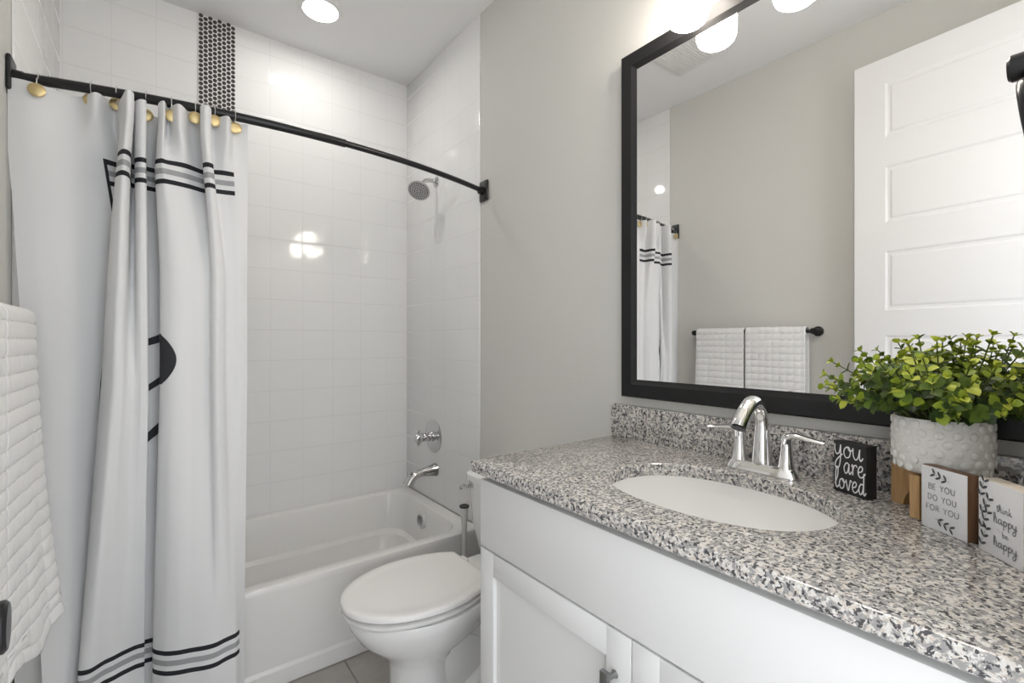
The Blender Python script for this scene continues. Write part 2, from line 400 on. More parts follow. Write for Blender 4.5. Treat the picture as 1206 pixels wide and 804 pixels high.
b.loft([[(x, TY + wd * math.sin(a), z0 + (z1 - z0) * (.5 - .5 * math.cos(a))) for a in [2 * PI * i / 40 for i in range(40)]] for x, wd, z0, z1 in
        [(.72, .08, .0, .30), (.80, .078, .0, .31), (.90, .085, .0, .335), (1.0, .10, .0, .36), (1.08, .11, .0, .36), (1.12, .09, .02, .34)]])
for s in (-1, 1):
    pth = smooth_path([(.76, TY + s * .058, .26), (.84, TY + s * .066, .28), (.93, TY + s * .072, .22), (.93, TY + s * .072, .12), (.86, TY + s * .07, .05)], 8)
    b.tube(pth, .038, 16)
b.box((.78, TY - .105, 0), (1.07, TY + .105, .022), .008)
b.build('trapway_base', M['ceramic'], toi, angle=60)
for s in (-1, 1):
    b = MB(); b.lathe((.90, TY + s * .092, .02), (0, 0, 1), [(.012, 0), (.012, .012), (.008, .02), (.001, .023)], 16); b.build('bolt_cap', M['seat'], toi)
b = MB(); b.box((.93, TY - .135, .345), (1.20, TY + .135, .3885), .012, seg=3); b.build('deck', M['ceramic'], toi)
b = MB()
def lid(o, z): return egg(.452 + o, .97 - o, .186 - o, z, .70, .907 - o, p=.94)
b.loft([lid(.014, .3895), lid(.003, .392), lid(.001, .396), lid(.001, .403), lid(.012, .4065)]); b.build('seat', M['seat'], toi, angle=50)
b = MB(); b.loft([lid(.013, .4115), lid(.0, .4150), lid(0, .4265), lid(.004, .4305), lid(.012, .4320), lid(.030, .4320), lid(.036, .4308), lid(.06, .4320)]); b.build('lid', M['seat'], toi, angle=50)
for s in (-1, 1):
    b = MB(); b.box((.893, TY + s * .075 - .022, .386), (.93, TY + s * .075 + .022, .422), .008, seg=3); b.build('hinge', M['seat'], toi)
b = MB(); 
def tk(i, z, fx=0): return rrect(1.012 + i + fx, 1.207, 1.218 + i, 1.642 - i, .035, z, 80)
b.loft([tk(.03, .385, .01), tk(.022, .39, .01), tk(.008, .50, .003), tk(0, .665)]); b.build('tank', M['ceramic'], toi)
b = MB(); b.loft([tk(-.003, .666), tk(-.008, .669), tk(-.008, .690), tk(-.003, .697), tk(.01, .699)]); b.build('tank_lid', M['ceramic'], toi)
b = MB(); b.lathe((1.013, 1.60, .648), (-1, 0, 0), [(.013, 0), (.013, .006), (.007, .008), (.007, .018)], 20)
pth = smooth_path([(.996, 1.60, .648), (.994, 1.625, .645), (.994, 1.648, .635), (.994, 1.655, .628)], 5); b.tube(pth, [.006] * len(pth), 12, True, 1.4, up=(0, 0, 1)); b.build('flush_lever', M['chrome_dim'], toi)

# toilet brush
br = empty('toilet_brush', (1.07, 1.75, 0), 'pale grey toilet brush with flared dark-tipped handle between toilet and bathtub', 'brush')
b = MB(); b.lathe((1.07, 1.75, .235), (0, 0, 1), [(.012, 0), (.0105, .05), (.0105, .15), (.0125, .20), (.017, .25), (.0205, .272)], 24); hd = b.build('handle', M['grey_plastic'], br)
b = MB(); b.lathe((1.07, 1.75, .507), (0, 0, 1), [(.0205, 0), (.0215, .002), (.0215, .006), (.019, .008), (.012, .005), (.001, .004)], 24); b.build('cap', M['dark_plastic'], hd)
b = MB(); b.lathe((1.07, 1.75, 0), (0, 0, 1), [(.05, 0), (.052, .01), (.047, .12), (.045, .21), (.03, .232), (.013, .236)], 32); b.build('canister', M['grey_plastic'], br)

# ------------------------------------------------------------------ mirror
mir = empty('wall_mirror', (XR, .53, 1.045), 'large rectangular mirror in a black wooden frame above the sink', 'mirror')
my0, my1, mz0, mz1, mw = .03, .99, 1.047, 2.118, .055
b = MB()
prof = [(0, XR - .001), (0, 1.188), (.004, 1.184), (.040, 1.186), (.046, 1.190), (.055, 1.194), (.055, XR - .001)]
rings = []
for (yy, zz, sy, sz) in ((my0, mz0, 1, 1), (my1, mz0, -1, 1), (my1, mz1, -1, -1), (my0, mz1, 1, -1)):
    rings.append([(x, yy + sy * d, zz + sz * d) for d, x in prof])
rings.append(rings[0]); b.loft(rings, False, False); b.build('frame', M['frame'], mir, angle=15)
b = MB(); b.box((1.195, my0 + .05, mz0 + .05), (1.199, my1 - .05, mz1 - .05)); b.build('glass', M['mirror'], mir, smooth=False)

# vanity light with three opal shades
vl = empty('vanity_light', (XR, .53, 2.26), 'wall light bar with frosted white glass shades above the black-framed mirror', 'light')
b = MB(); b.box((XR - .025, .27, 2.235), (XR - .001, .79, 2.325), .006); b.build('back_plate', M['black'], vl)
for y in (.715, .505, .295):
    b = MB(); b.tube(smooth_path([(XR - .02, y, 2.28), (1.165, y, 2.29), (1.135, y, 2.285), (1.125, y, 2.26), (1.125, y, 2.235)], 6), .009, 12); arm = b.build('arm', M['black'], vl)
    b = MB(); b.lathe((1.125, y, 2.205), (0, 0, 1), [(.03, 0), (.032, .02), (.015, .035)], 24); b.build('socket_cup', M['black'], arm)
    b = MB(); b.lathe((1.125, y, 2.053), (0, 0, 1), [(.001, 0), (.028, .0012), (.040, .005), (.048, .012), (.052, .022), (.0535, .034), (.0535, .140), (.048, .150), (.030, .153)], 40); b.build('glass_shade', M['glass_lit'], vl)

# recessed light and fan
can = empty('recessed_light', (.615, 2.262, ZC), 'round recessed ceiling light glowing over the bathtub', 'light')
b = MB(); b.lathe((.615, 2.262, ZC - .001), (0, 0, -1), [(.074, 0), (.098, 0), (.098, .002), (.090, .006), (.076, .008), (.074, 0)], 56, False); b.build('trim_ring', M['trim'], can)
b = MB(); b.lathe((.615, 2.262, ZC - .0015), (0, 0, -1), [(.074, 0), (.0735, .003), (.001, .0045)], 56); b.build('lens', M['can_lit'], can)
fan = empty('exhaust_fan', (.14, 1.43, ZC), 'square slotted white exhaust fan grille on the ceiling, seen in the mirror', 'fan')
b = MB(); b.box((.0, 1.29, ZC - .016), (.28, 1.57, ZC - .001), .006)
for i in range(16): b.box((.035, 1.325 + i * .013, ZC - .019), (.245, 1.331 + i * .013, ZC - .015), .001)
b.build('grille', M['trim'], fan)

# ------------------------------------------------------------------ shower fittings
sh = empty('showerhead', (XR, 2.262, 2.073), 'round chrome shower head on a short curved arm high on the tiled wall', 'shower head')
b = MB(); b.lathe((XR - .006, 2.262, 2.073), (-1, 0, 0), [(.028, -.0005), (.028, .003), (.018, .010), (.011, .014)], 28); b.build('flange', M['chrome_dim'], sh)
b = MB(); b.tube(smooth_path([(XR - .01, 2.262, 2.073), (1.17, 2.262, 2.073), (1.14, 2.26, 2.062), (1.118, 2.258, 2.038)], 8), .0105, 14); b.build('arm', M['chrome_dim'], sh)
ax = Vector((-.45, -.42, -.79)).normalized(); p0 = Vector((1.118, 2.258, 2.038))
b = MB(); b.lathe(p0 - ax * .004, ax, [(.013, 0), (.017, .008), (.013, .018), (.018, .024), (.046, .040), (.056, .050), (.058, .056), (.056, .060), (.001, .061)], 40); hd = b.build('head', M['chrome_dim'], sh)
b = MB(); u = ax.orthogonal().normalized(); v_ = ax.cross(u); fc = p0 + ax * .0565
for r, n in ((.010, 6), (.021, 12), (.033, 18), (.045, 24)):
    for i in range(n):
        a = 2 * PI * i / n; b.lathe(fc + (u * math.cos(a) + v_ * math.sin(a)) * r, ax, [(.0032, 0), (.0025, .0025)], 8)
b.build('nozzles', M['nozzle'], hd)
va = empty('shower_valve', (XR, 2.29, .711), 'round chrome shower valve with a stubby lever on the tiled wall', 'valve')
b = MB(); b.lathe((XR - .006, 2.29, .711), (-1, 0, 0), [(.088, -.0005), (.088, .002), (.080, .006), (.050, .011), (.034, .013)], 48); b.build('escutcheon', M['chrome_dim'], va)
b = MB(); b.lathe((XR - .018, 2.29, .711), (-1, 0, 0), [(.028, 0), (.028, .012), (.024, .014), (.025, .030), (.022, .032), (.022, .058), (.026, .064), (.027, .088), (.023, .096), (.001, .098)], 32)
b.box((XR - .105, 2.284, .67), (XR - .085, 2.296, .752), .005); b.build('handle', M['chrome_dim'], va)
ts = empty('tub_spout', (XR, 2.27, .53), 'chrome tub spout with a diverter knob above the bathtub rim', 'spout')
b = MB(); q = smooth_path([(XR - .006, 2.27, .535, .036), (1.17, 2.27, .534, .027), (1.13, 2.27, .531, .021), (1.09, 2.27, .522, .021), (1.065, 2.27, .500, .024), (1.050, 2.27, .478, .030)], 6)
b.tube([p[:3] for p in q], [p[3] for p in q], 24); tso = b.build('spout_body', M['chrome_dim'], ts)
b = MB(); b.lathe((1.066, 2.27, .520), (-.15, 0, 1), [(.006, -.01), (.006, .014), (.011, .018), (.011, .024), (.005, .028)], 18); b.build('diverter_knob', M['chrome_dim'], tso)

# ------------------------------------------------------------------ curved rod
rod = empty('shower_curtain_rod', (.455, 1.81, 1.93), 'black curved shower curtain rod spanning the alcove', 'curtain rod')
def rodp(x): return (x, 1.81 - .13 * (1 - ((x - .455) / .76) ** 2), 1.925 - .017 * (x + .305) / 1.52)
SPL = .54
b = MB(); b.tube([rodp(-.300 + (SPL + .30) * i / 30) for i in range(31)], .0135, 20); b.build('outer_tube', M['black'], rod)
b = MB(); b.tube([rodp(SPL - .02 + (1.210 - SPL + .02) * i / 24) for i in range(25)], .0110, 20); b.build('inner_tube', M['black'], rod)
for x0, x1 in ((XL, XL + .012), (XR - .012, XR)):
    zc = rodp(x0)[2]; b = MB(); b.box((x0 + (0.0005 if x0 < 0 else 0), 1.772, zc - .047), (x1 - (0 if x0 < 0 else .0005), 1.838, zc + .047), .006)
    b.lathe((x0 if x0 < 0 else x1, 1.806, zc), (1 if x0 < 0 else -1, 0, 0), [(.018, .005), (.018, .03), (.0145, .034)], 20); b.build('mounting_flange', M['black'], rod)

# ------------------------------------------------------------------ curtain
KA = [(-0.3007, 1.78), (-0.2505, 1.77), (-0.1843, 1.77), (-0.1102, 1.8), (-0.065, 1.81), (-0.0792, 1.72), (-0.0651, 1.665), (-0.0497, 1.69), (-0.0487, 1.79), (-0.0389, 1.79), (-0.0406, 1.735), (-0.0278, 1.71), (-0.0135, 1.72), (-0.023, 1.785), (0.0032, 1.8), (0.0218, 1.8), (0.005, 1.72), (0.0184, 1.685), (0.0361, 1.685), (0.0812, 1.7), (0.1231, 1.725), (0.1381, 1.72), (0.1199, 1.665), (0.1296, 1.64), (0.1456, 1.655), (0.1452, 1.7), (0.174, 1.7), (0.2093, 1.69), (0.2409, 1.7)]
KB = [(-0.2649, 1.76), (-0.2155, 1.75), (-0.1662, 1.76), (-0.1188, 1.79), (-0.0871, 1.79), (-0.113, 1.73), (-0.0888, 1.68), (-0.0673, 1.675), (-0.0552, 1.69), (-0.0426, 1.7), (-0.0332, 1.7), (-0.0219, 1.695), (-0.0086, 1.7), (-0.0167, 1.75), (0.0183, 1.765), (0.0334, 1.75), (0.0167, 1.71), (0.036, 1.68), (0.0636, 1.67), (0.0968, 1.68), (0.1292, 1.69), (0.1378, 1.69), (0.1426, 1.67), (0.1547, 1.66), (0.171, 1.67), (0.1814, 1.685), (0.1978, 1.69), (0.2185, 1.69), (0.2386, 1.7)]
KC = [(-0.2317, 1.75), (-0.2085, 1.76), (-0.1843, 1.77), (-0.1549, 1.79), (-0.1297, 1.79), (-0.1631, 1.745), (-0.1393, 1.73), (-0.1092, 1.755), (-0.0896, 1.765), (-0.0732, 1.775), (-0.0581, 1.78), (-0.0388, 1.785), (-0.019, 1.785), (-0.0252, 1.8), (0.0032, 1.8), (0.0134, 1.79), (0.0001, 1.74), (0.0245, 1.7), (0.0559, 1.68), (0.0921, 1.67), (0.1206, 1.66), (0.1414, 1.655), (0.1564, 1.655), (0.1699, 1.66), (0.1815, 1.665), (0.1932, 1.67), (0.2051, 1.675), (0.2185, 1.69), (0.2315, 1.7)]
KM = [((a[0] + b_[0]) / 2, (a[1] + b_[1]) / 2) if i < 16 else b_ for i, (a, b_) in enumerate(zip(KA, KB))]
KM[3] = (-.093, 1.80); KM[4] = (-.055, 1.805); KM[5] = (-.098, 1.725)
KU = [((a[0] + b_[0]) / 2, (a[1] + b_[1]) / 2) for a, b_ in zip(KA, KM)]; KU[3] = (-.093, 1.80)
KT = list(KA)
KT[2] = (-.168, 1.785); KT[3] = (-.124, 1.738); KT[4] = (-.088, 1.79)
for k_ in (5, 6, 7): KT[k_] = (KA[k_][0] + .009, KA[k_][1])
for k_ in (15, 16, 17): KT[k_] = (KA[k_][0] + .008, KA[k_][1])
KT[18] = (.0380, 1.725); KT[19] = (.0616, 1.668); KT[20] = (.0950, 1.715)
for k_ in (21, 22, 23, 24): KT[k_] = (KA[k_][0] - .008, KA[k_][1])
KT[25] = (.148, 1.71); KT[26] = (.1815, 1.660); KT[27] = (.203, 1.705)
LV = [(1.906, KT), (1.84, KT), (1.72, KA), (1.59, KU), (1.42, KM), (1.10, KB), (.30, KC), (.03, KC)]
def curvept(K, c):
    i = min(int(c), len(K) - 2); t = c - i
    g = lambda k: K[max(0, min(len(K) - 1, k))]
    return cr(g(i - 1), g(i), g(i + 1), g(i + 2), t)
def curtain_at(c, z):
    for i in range(len(LV) - 1):
        if z >= LV[i + 1][0] or i == len(LV) - 2: break
    z0, z1 = LV[i][0], LV[i + 1][0]; t = (z0 - z) / (z0 - z1)
    g = lambda k: curvept(LV[max(0, min(len(LV) - 1, k))][1], c)
    if 1 <= i <= 5:
        a, b_ = g(i), g(i + 1); s = t * t * (3 - 2 * t) if False else t
        x, y = a[0] + (b_[0] - a[0]) * s, a[1] + (b_[1] - a[1]) * s
    else: x, y = g(i)
    return x, y
NCOL = len(KA) - 1
arc = [0.0]; NS = NCOL * 10
prev = curvept(KA, 0)
for k in range(1, NS + 1):
    p = curvept(KA, k / 10); arc.append(arc[-1] + math.hypot(p[0] - prev[0], p[1] - prev[1])); prev = p
cur = empty('shower_curtain', (0, 1.72, .03), 'long white shower curtain with black and grey stripe bands gathered at the left', 'shower curtain')
NZ = 110; b = MB(); vs = []; uvs = []
hooks_c = [1.0, 2.8, 4.0, 8.5, 14.3, 18.2, 20.3, 22.0, 25.5, 27.2]
for j in range(NZ + 1):
    z = .03 + (1.906 - .03) * j / NZ
    for k in range(NS + 1):
        x, y = curtain_at(k / 10, z)
        zz = z + .004 * max(0, 1 - (1.906 - z) / .05) * math.cos(arc[k] * 28)
        y += .002 * math.sin(k * .11 + z * 5) ; vs.append((x, y, zz)); uvs.append((arc[k], z))
W_ = NS + 1
b.add(vs, [(j * W_ + k, j * W_ + k + 1, (j + 1) * W_ + k + 1, (j + 1) * W_ + k) for j in range(NZ) for k in range(NS)])
m = mat('striped_curtain_fabric', (.75, .755, .765), .8, spec=.15); t = NT(m)
uvn = t.xyz(t.coord('UV')); U_, V_ = uvn[0], uvn[1]
C0 = arc[30]; C1 = arc[268]
def within(v, a, b_): return t.math('MULTIPLY', t.math('GREATER_THAN', v, a), t.math('LESS_THAN', v, b_))
inx = within(U_, C0, C1); BH = .0717
def OR(a, b_): return t.math('MAXIMUM', a, b_)
blk = None; gry = None
for zt in (1.744, .325):
    for f0, f1 in ((0, .19), (.81, 1.0)):
        w1 = t.math('MULTIPLY', within(V_, zt - BH * f1, zt - BH * f0), inx); blk = w1 if blk is None else OR(blk, w1)
    g1 = t.math('MULTIPLY', within(V_, zt - BH * .61, zt - BH * .39), inx); gry = g1 if gry is None else OR(gry, g1)
inz = within(V_, .325 - BH, 1.744); inz2 = within(V_, .325 - BH * .6, 1.744 - BH * .4)
blk = OR(blk, t.math('MULTIPLY', inz, within(U_, C0, C0 + .008))); gry = OR(gry, t.math('MULTIPLY', inz2, within(U_, C0 + .028, C0 + .043)))
col = t.mix(gry, (.75, .755, .765), (.36, .365, .38)); col = t.mix(blk, col, (.028, .029, .034)); t.l(col, t.b.inputs['Base Color'])
wv = t.noise(t.coord('UV'), 900, 1); t.bump(wv.outputs[0], .15, .0006)
M['curtain'] = m
pan = b.build('curtain_panel', m, cur, angle=80)
uvl = pan.data.uv_layers.new(name='UVMap')
for lp in pan.data.loops: uvl.data[lp.index].uv = uvs[lp.vertex_index]
def patch(c0, c1, f_lo, f_hi, n=12, m_=8):      # printed stroke lying on the fabric
    b = MB()
    def P(u, v):
        c = c0 + (c1 - c0) * u; z = f_lo(u) + (f_hi(u) - f_lo(u)) * v; x, y = curtain_at(c, z)
        i = 2e-3; y += .002 * math.sin(c * 1.1 + z * 5); return (x + .0004, y - i, z)
    b.grid(P, n, m_); return b
lin = lambda a, b_: (lambda u: a + (b_ - a) * u)
pm = mat('black_print', (.028, .029, .034), .8); 
for q in (patch(13.1, 14.05, lin(1.205, 1.2175), lin(1.225, 1.242)), patch(13.1, 14.05, lin(1.068, 1.0955), lin(1.088, 1.118)), patch(13.1, 14.05, lin(.916, .9485), lin(.9435, .983))):
    q.build('printed_stroke', pm, pan, label='black brush stroke printed on the curtain')
cres = MB()
def PC(u, v):
    z = 1.097 + (1.243 - 1.097) * v; c = 15.95 + u * (1.75 * math.sin(PI * min(1, v * .93 + .05)) ** .8 + .02); x, y = curtain_at(c, z)
    y += .002 * math.sin(c * 1.1 + z * 5); return (x, y - .002, z)
cres.grid(PC, 14, 20); cres.build('printed_crescent', pm, pan, label='black crescent printed on the curtain')

where = ['beside the left wall on the flat part', 'at the edge of the flat part', 'just left of the first front fold', 'between the first and second front folds', 'right of the third front fold',
         'below the left edge of the dark penny tile strip', 'below the right half of the dark penny tile strip', 'at the right end of the curtain']
hx = [(-.2434, 1.757, 1.884), (-.1358, 1.765, 1.893), (-.0808, 1.775, 1.903), (-.0149, 1.770, 1.889), (.0446, 1.703, 1.878), (.1022, 1.695, 1.886), (.1509, 1.690, 1.889), (.2041, 1.690, 1.882)]
for (x, y, zc), wh in zip(hx, where):
    rx, ry, rz = rodp(x)
    h = empty('curtain_hook', (x, y, rz), 'brass button curtain hook ' + wh, 'curtain hook', 'brass curtain hooks along the rod')
    b = MB(); lp = smooth_path([(x, y + .002, zc + .004), (x, min(y, ry - .019) - .001, zc + .03), (x, ry - .0175, rz - .005), (x, ry - .0125, rz + .0135), (x, ry, rz + .0175), (x, ry + .0125, rz + .0135), (x, ry + .0175, rz), (x, ry + .014, rz - .018), (x, ry + .004, rz - .026)], 6)
    b.tube(lp, .0013, 8); b.build('wire_loop', M['wire'], h)
    b = MB(); b.lathe((x, y, zc), (0, -1, 0), [(.012, -.002), (.0175, 0), (.018, .002), (.0165, .0035), (.010, .0048), (.001, .0052)], 28); b.build('brass_button', M['brass'], h)

# ------------------------------------------------------------------ towel bar and towels
TBX, TBZ = -.249, 1.272
tb = empty('towel_bar', (XL, 1.3, TBZ), 'black metal towel bar on the left wall holding two white towels', 'towel bar')
b = MB(); b.tube([(TBX, .962, TBZ), (TBX, 1.64, TBZ)], .009, 18); b.build('bar', M['black'], tb)
for y in (.975, 1.627):
    b = MB(); b.lathe((XL + .0005, y, TBZ), (1, 0, 0), [(.025, 0), (.025, .008), (.0155, .011), (.0155, .070), (.0135, .073)], 28); b.build('post', M['black'], tb)
def towel(y0, y1, label, ph, fl=1.0):
    tw = empty('bath_towel', ((TBX), (y0 + y1) / 2, .55), label, 'towel', 'white ribbed towels on the black towel bar')
    L = []
    for i in range(0, 61):                     # back panel, from hem up
        z = .60 + (TBZ - .60) * i / 60; L.append((TBX - .012 - .012 * (1 - i / 60), z, 1))
    for i in range(1, 12):
        a = PI - PI * i / 12; L.append((TBX + .012 * math.cos(a), TBZ + .012 * math.sin(a), 0))
    for i in range(0, 241):
        f = i / 240; z = TBZ - (TBZ - .55) * f; L.append((TBX + .012 + .002 * f, z, -1))
    nw = 90; vs = []
    s = 0; pv = L[0]
    for (x, z, sd) in L:
        s += math.hypot(x - pv[0], z - pv[1]); pv = (x, z, sd)
        for k in range(nw + 1):
            f = k / nw; y = y0 + (y1 - y0) * f
            down = (TBZ - z) / .7 if sd != 0 else 0
            rib = .0050 * abs(math.sin(PI * s / .036)) ** .6 * (.50 + .50 * abs(math.sin(PI * (y - y0) / .036 + ph)) ** .6)
            wav = .004 * fl * down * math.sin(5 * f * PI + ph) * f * max(sd * -1, 0)
            n_ = Vector((1, 0, 0)) if sd == -1 else (Vector((-1, 0, 0)) if sd == 1 else Vector((x - TBX, 0, z - TBZ)).normalized())
            edge = .0009 * math.cos(s / .036 * 2 * PI) * (1 if k == nw else -1 if k == 0 else 0)
            xo = fl * f * (.010 * down + .036 * down * down) if sd == -1 else 0
            p = Vector((x + xo, y + edge + .004 * down * (1 if f > .5 else -1) * 0, z)) + n_ * (rib + wav + .002)
            if sd == -1 and z < .60: p.z += .012 * math.sin(f * 9 + ph)
            vs.append(p)
    b = MB(); R = nw + 1; b.add(vs, [(j * R + k, j * R + k + 1, (j + 1) * R + k + 1, (j + 1) * R + k) for j in range(len(L) - 1) for k in range(nw)])
    o = b.build('towel_cloth', M['terry'], tw, angle=80)
    so = o.modifiers.new('thickness', 'SOLIDIFY'); so.thickness = .009; so.offset = -1 if False else 1
    return o
t1 = towel(1.319, 1.605, 'folded white ribbed towel hanging on the towel bar nearest the shower curtain', .3)
t2 = towel(1.006, 1.308, 'folded white ribbed towel hanging on the towel bar nearest the open door', 1.4, 0.0)

# towel ring on the near wall at the right
tr = empty('towel_ring', (.76, YF, 1.52), 'black towel ring at the right edge above the counter, close to the camera', 'towel ring')
b = MB(); b.lathe((.76, YF + .0005, 1.522), (0, 1, 0), [(.024, 0), (.024, .008), (.0145, .010), (.0145, .083), (.012, .086)], 28); b.build('post', M['black'], tr)
b = MB(); b.lathe((.76, YF + .066, 1.505), (0, 0, -1), [(.006, 0), (.006, .010)], 14); b.build('collar', M['chrome'], tr)
b = MB(); ring = [(.76 + .052 * math.sin(a), YF + .066 + .006 * math.cos(a), 1.452 + .047 * math.cos(a)) for a in [2 * PI * i / 64 for i in range(65)]]
b.tube(ring, .0065, 14); b.build('ring', M['black'], tr)

# ------------------------------------------------------------------ open door on the left
ang = math.atan2(.997, -.078)
dr = empty('door_1', (-.115, .006, 0), None, None, rz=ang); del_ = dr; dr['kind'] = 'structure'
DM = root_of(dr); DW, DT_ = .778, .035
b = MB(); z0, z1 = .01, 2.463
PZ = [(2.115, 2.352), (1.74, 1.985), (1.357, 1.614), (.985, 1.245), (.615, .87), (.245, .50)]
for yy0, yy1 in ((0, .006), (DT_ - .006, DT_)):
    b.xbox(DM, (0, yy0, z0), (.118, yy1, z1), .001); b.xbox(DM, (DW - .118, yy0, z0), (DW, yy1, z1), .001)
    edges = [z1] + [v for p in PZ for v in (p[1], p[0])] + [z0]
    for i in range(0, len(edges), 2): b.xbox(DM, (.117, yy0, edges[i + 1]), (DW - .117, yy1, edges[i]), .001)
b.xbox(DM, (.001, .005, z0), (DW - .001, DT_ - .005, z1), 0)
for p in PZ:
    for side in (0, 1):
        def R(o, d):
            yv = d if side == 0 else DT_ - d
            q = [(.118 + o, yv, p[0] + o), (DW - .118 - o, yv, p[0] + o), (DW - .118 - o, yv, p[1] - o), (.118 + o, yv, p[1] - o)]
            return [DM @ Vector(v) for v in q]
        b.loft([R(0, .0005), R(.007, .0042), R(.016, .0046), R(.024, .0012), R(.030, .001)], False, True)
b.build('door_slab', M['door'], dr, angle=12)
b = MB()
for sgn, yb in ((-1, 0), (1, DT_)):
    c = DM @ Vector((DW - .065, yb, .920)); ax = (DM.to_3x3() @ Vector((0, sgn, 0)))
    b.lathe(c, ax, [(.030, 0), (.030, .006), (.012, .010), (.011, .026), (.024, .032), (.0265, .038), (.0265, .047), (.023, .050), (.001, .051)], 32)
b.build('door_handle', M['black'], dr)
b = MB()
for z in (.25, 1.25, 2.25): b.lathe(DM @ Vector((-.006, -.004, z - .045)), (0, 0, 1), [(.006, 0), (.006, .09)], 12)
b.build('hinges', M['black'], dr)

# ------------------------------------------------------------------ signs
GL = {
 'y': (.85, [[(.02, 1), (.04, .45), (.22, .15), (.45, .35), (.58, 1)], [(.58, 1), (.57, 0), (.45, -.85), (.2, -1.1), (.05, -.8), (.25, -.3), (.75, .25)]]),
 'o': (.85, [[(.45, .97), (.15, .8), (.03, .4), (.2, .02), (.5, .12), (.62, .55), (.5, .92), (.42, .8), (.6, .62), (.85, .8)]]),
 'u': (.85, [[(0, .95), (.03, .35), (.22, .02), (.45, .25), (.6, .95)], [(.6, .95), (.58, .25), (.7, .02), (.88, .3)]]),
 'a': (.85, [[(.58, .85), (.3, .97), (.04, .5), (.18, .02), (.42, .2), (.58, .85)], [(.58, .92), (.56, .2), (.68, .02), (.85, .3)]]),
 'r': (.62, [[(0, .75), (.1, .95), (.12, .4), (.12, 0)], [(.12, .45), (.25, .85), (.45, .97), (.55, .8)]]),
 'e': (.75, [[(.05, .4), (.4, .55), (.5, .85), (.3, .98), (.07, .65), (.08, .2), (.3, 0), (.55, .12), (.78, .45)]]),
 'l': (.52, [[(0, .3), (.32, 1.1), (.38, 1.8), (.22, 1.95), (.1, 1.4), (.1, .3), (.25, 0), (.5, .25)]]),
 'v': (.72, [[(0, .95), (.1, .5), (.26, 0), (.42, .5), (.52, .98), (.72, .85)]]),
 'd': (.85, [[(.58, .85), (.3, .97), (.04, .5), (.18, .02), (.42, .2), (.58, .85)], [(.60, 1.95), (.58, .9), (.56, .2), (.68, .02), (.85, .3)]]),
 't': (.5, [[(.22, 1.6), (.2, .3), (.3, 0), (.5, .25)], [(0, 1.15), (.45, 1.2)]]),
 'h': (.82, [[(.05, .5), (.3, 1.5), (.25, 1.9), (.1, 1.7), (.08, 0)], [(.1, .4), (.3, .95), (.5, .8), (.5, .2), (.62, 0), (.82, .25)]]),
 'i': (.42, [[(.12, .95), (.1, .2), (.22, 0), (.42, .25)], [(.14, 1.3), (.15, 1.4)]]),
 'n': (.82, [[(.05, .95), (.08, 0)], [(.1, .45), (.3, .95), (.5, .8), (.5, .2), (.62, 0), (.82, .25)]]),
 'k': (.7, [[(.12, 1.9), (.1, 0)], [(.5, .95), (.14, .45), (.3, .4), (.5, 0), (.7, .15)]]),
 'p': (.78, [[(.08, .95), (.1, 0), (.1, -.95)], [(.1, .4), (.3, .95), (.58, .75), (.55, .2), (.3, 0), (.12, .2)]]),
 'b': (.75, [[(.12, 1.9), (.08, .2), (.3, 0), (.6, .3), (.5, .85), (.12, .6)]]),
}
CAPS = {
 'B': (.62, [[(0, 0), (0, 1)], [(0, 1), (.35, 1), (.45, .78), (.3, .54), (0, .54)], [(.3, .54), (.5, .3), (.38, 0), (0, 0)]]),
 'E': (.58, [[(.42, 1), (0, 1), (0, 0), (.44, 0)], [(0, .52), (.34, .52)]]),
 'Y': (.72, [[(0, 1), (.29, .48), (.58, 1)], [(.29, .48), (.29, 0)]]),
 'O': (.92, [[(.38 + .38 * math.cos(a), .5 + .52 * math.sin(a)) for a in [2 * PI * i / 20 for i in range(21)]]]),
 'U': (.76, [[(0, 1), (0, .3), (.12, .02), (.3, -.02), (.48, .02), (.6, .3), (.6, 1)]]),
 'D': (.78, [[(0, 0), (0, 1), (.3, 1), (.55, .8), (.6, .5), (.55, .2), (.3, 0), (0, 0)]]),
 'F': (.55, [[(.42, 1), (0, 1), (0, 0)], [(0, .52), (.34, .52)]]),
 'R': (.66, [[(0, 0), (0, 1), (.35, 1), (.46, .76), (.32, .5), (0, .5)], [(.26, .5), (.52, 0)]]),
}
def ribbon(b, pts, wd, M4, z):      # flat stroke of constant width in the sign's face plane
    out = []
    for i, p in enumerate(pts):
        a = pts[max(0, i - 1)]; c = pts[min(len(pts) - 1, i + 1)]; d = (c[0] - a[0], c[1] - a[1]); L_ = math.hypot(*d) or 1
        nx, ny = -d[1] / L_ * wd / 2, d[0] / L_ * wd / 2; out.append(((p[0] + nx, p[1] + ny), (p[0] - nx, p[1] - ny)))
    vs = []
    for q in out:
        for e in q: vs.append(M4 @ Vector((e[0], z, e[1])))
    b.add(vs, [(2 * i, 2 * i + 1, 2 * i + 3, 2 * i + 2) for i in range(len(pts) - 1)])
def write(b, text, x0, z0, xh, wid, M4, pen, table, smooth_=True, yoff=-.0006, gap=0):
    tot = sum(table[ch][0] + gap if ch != ' ' else .55 for ch in text); sx = wid / tot; x = x0
    for ch in text:
        if ch == ' ': x += .55 * sx; continue
        adv, strokes = table[ch]
        for st in strokes:
            pts = [(x + p[0] * sx, z0 + p[1] * xh) for p in st]
            if smooth_ and len(pts) > 2: pts = smooth_path(pts, 6)
            ribbon(b, pts, pen, M4, yoff - random.random() * .0001)
        x += (adv + gap) * sx
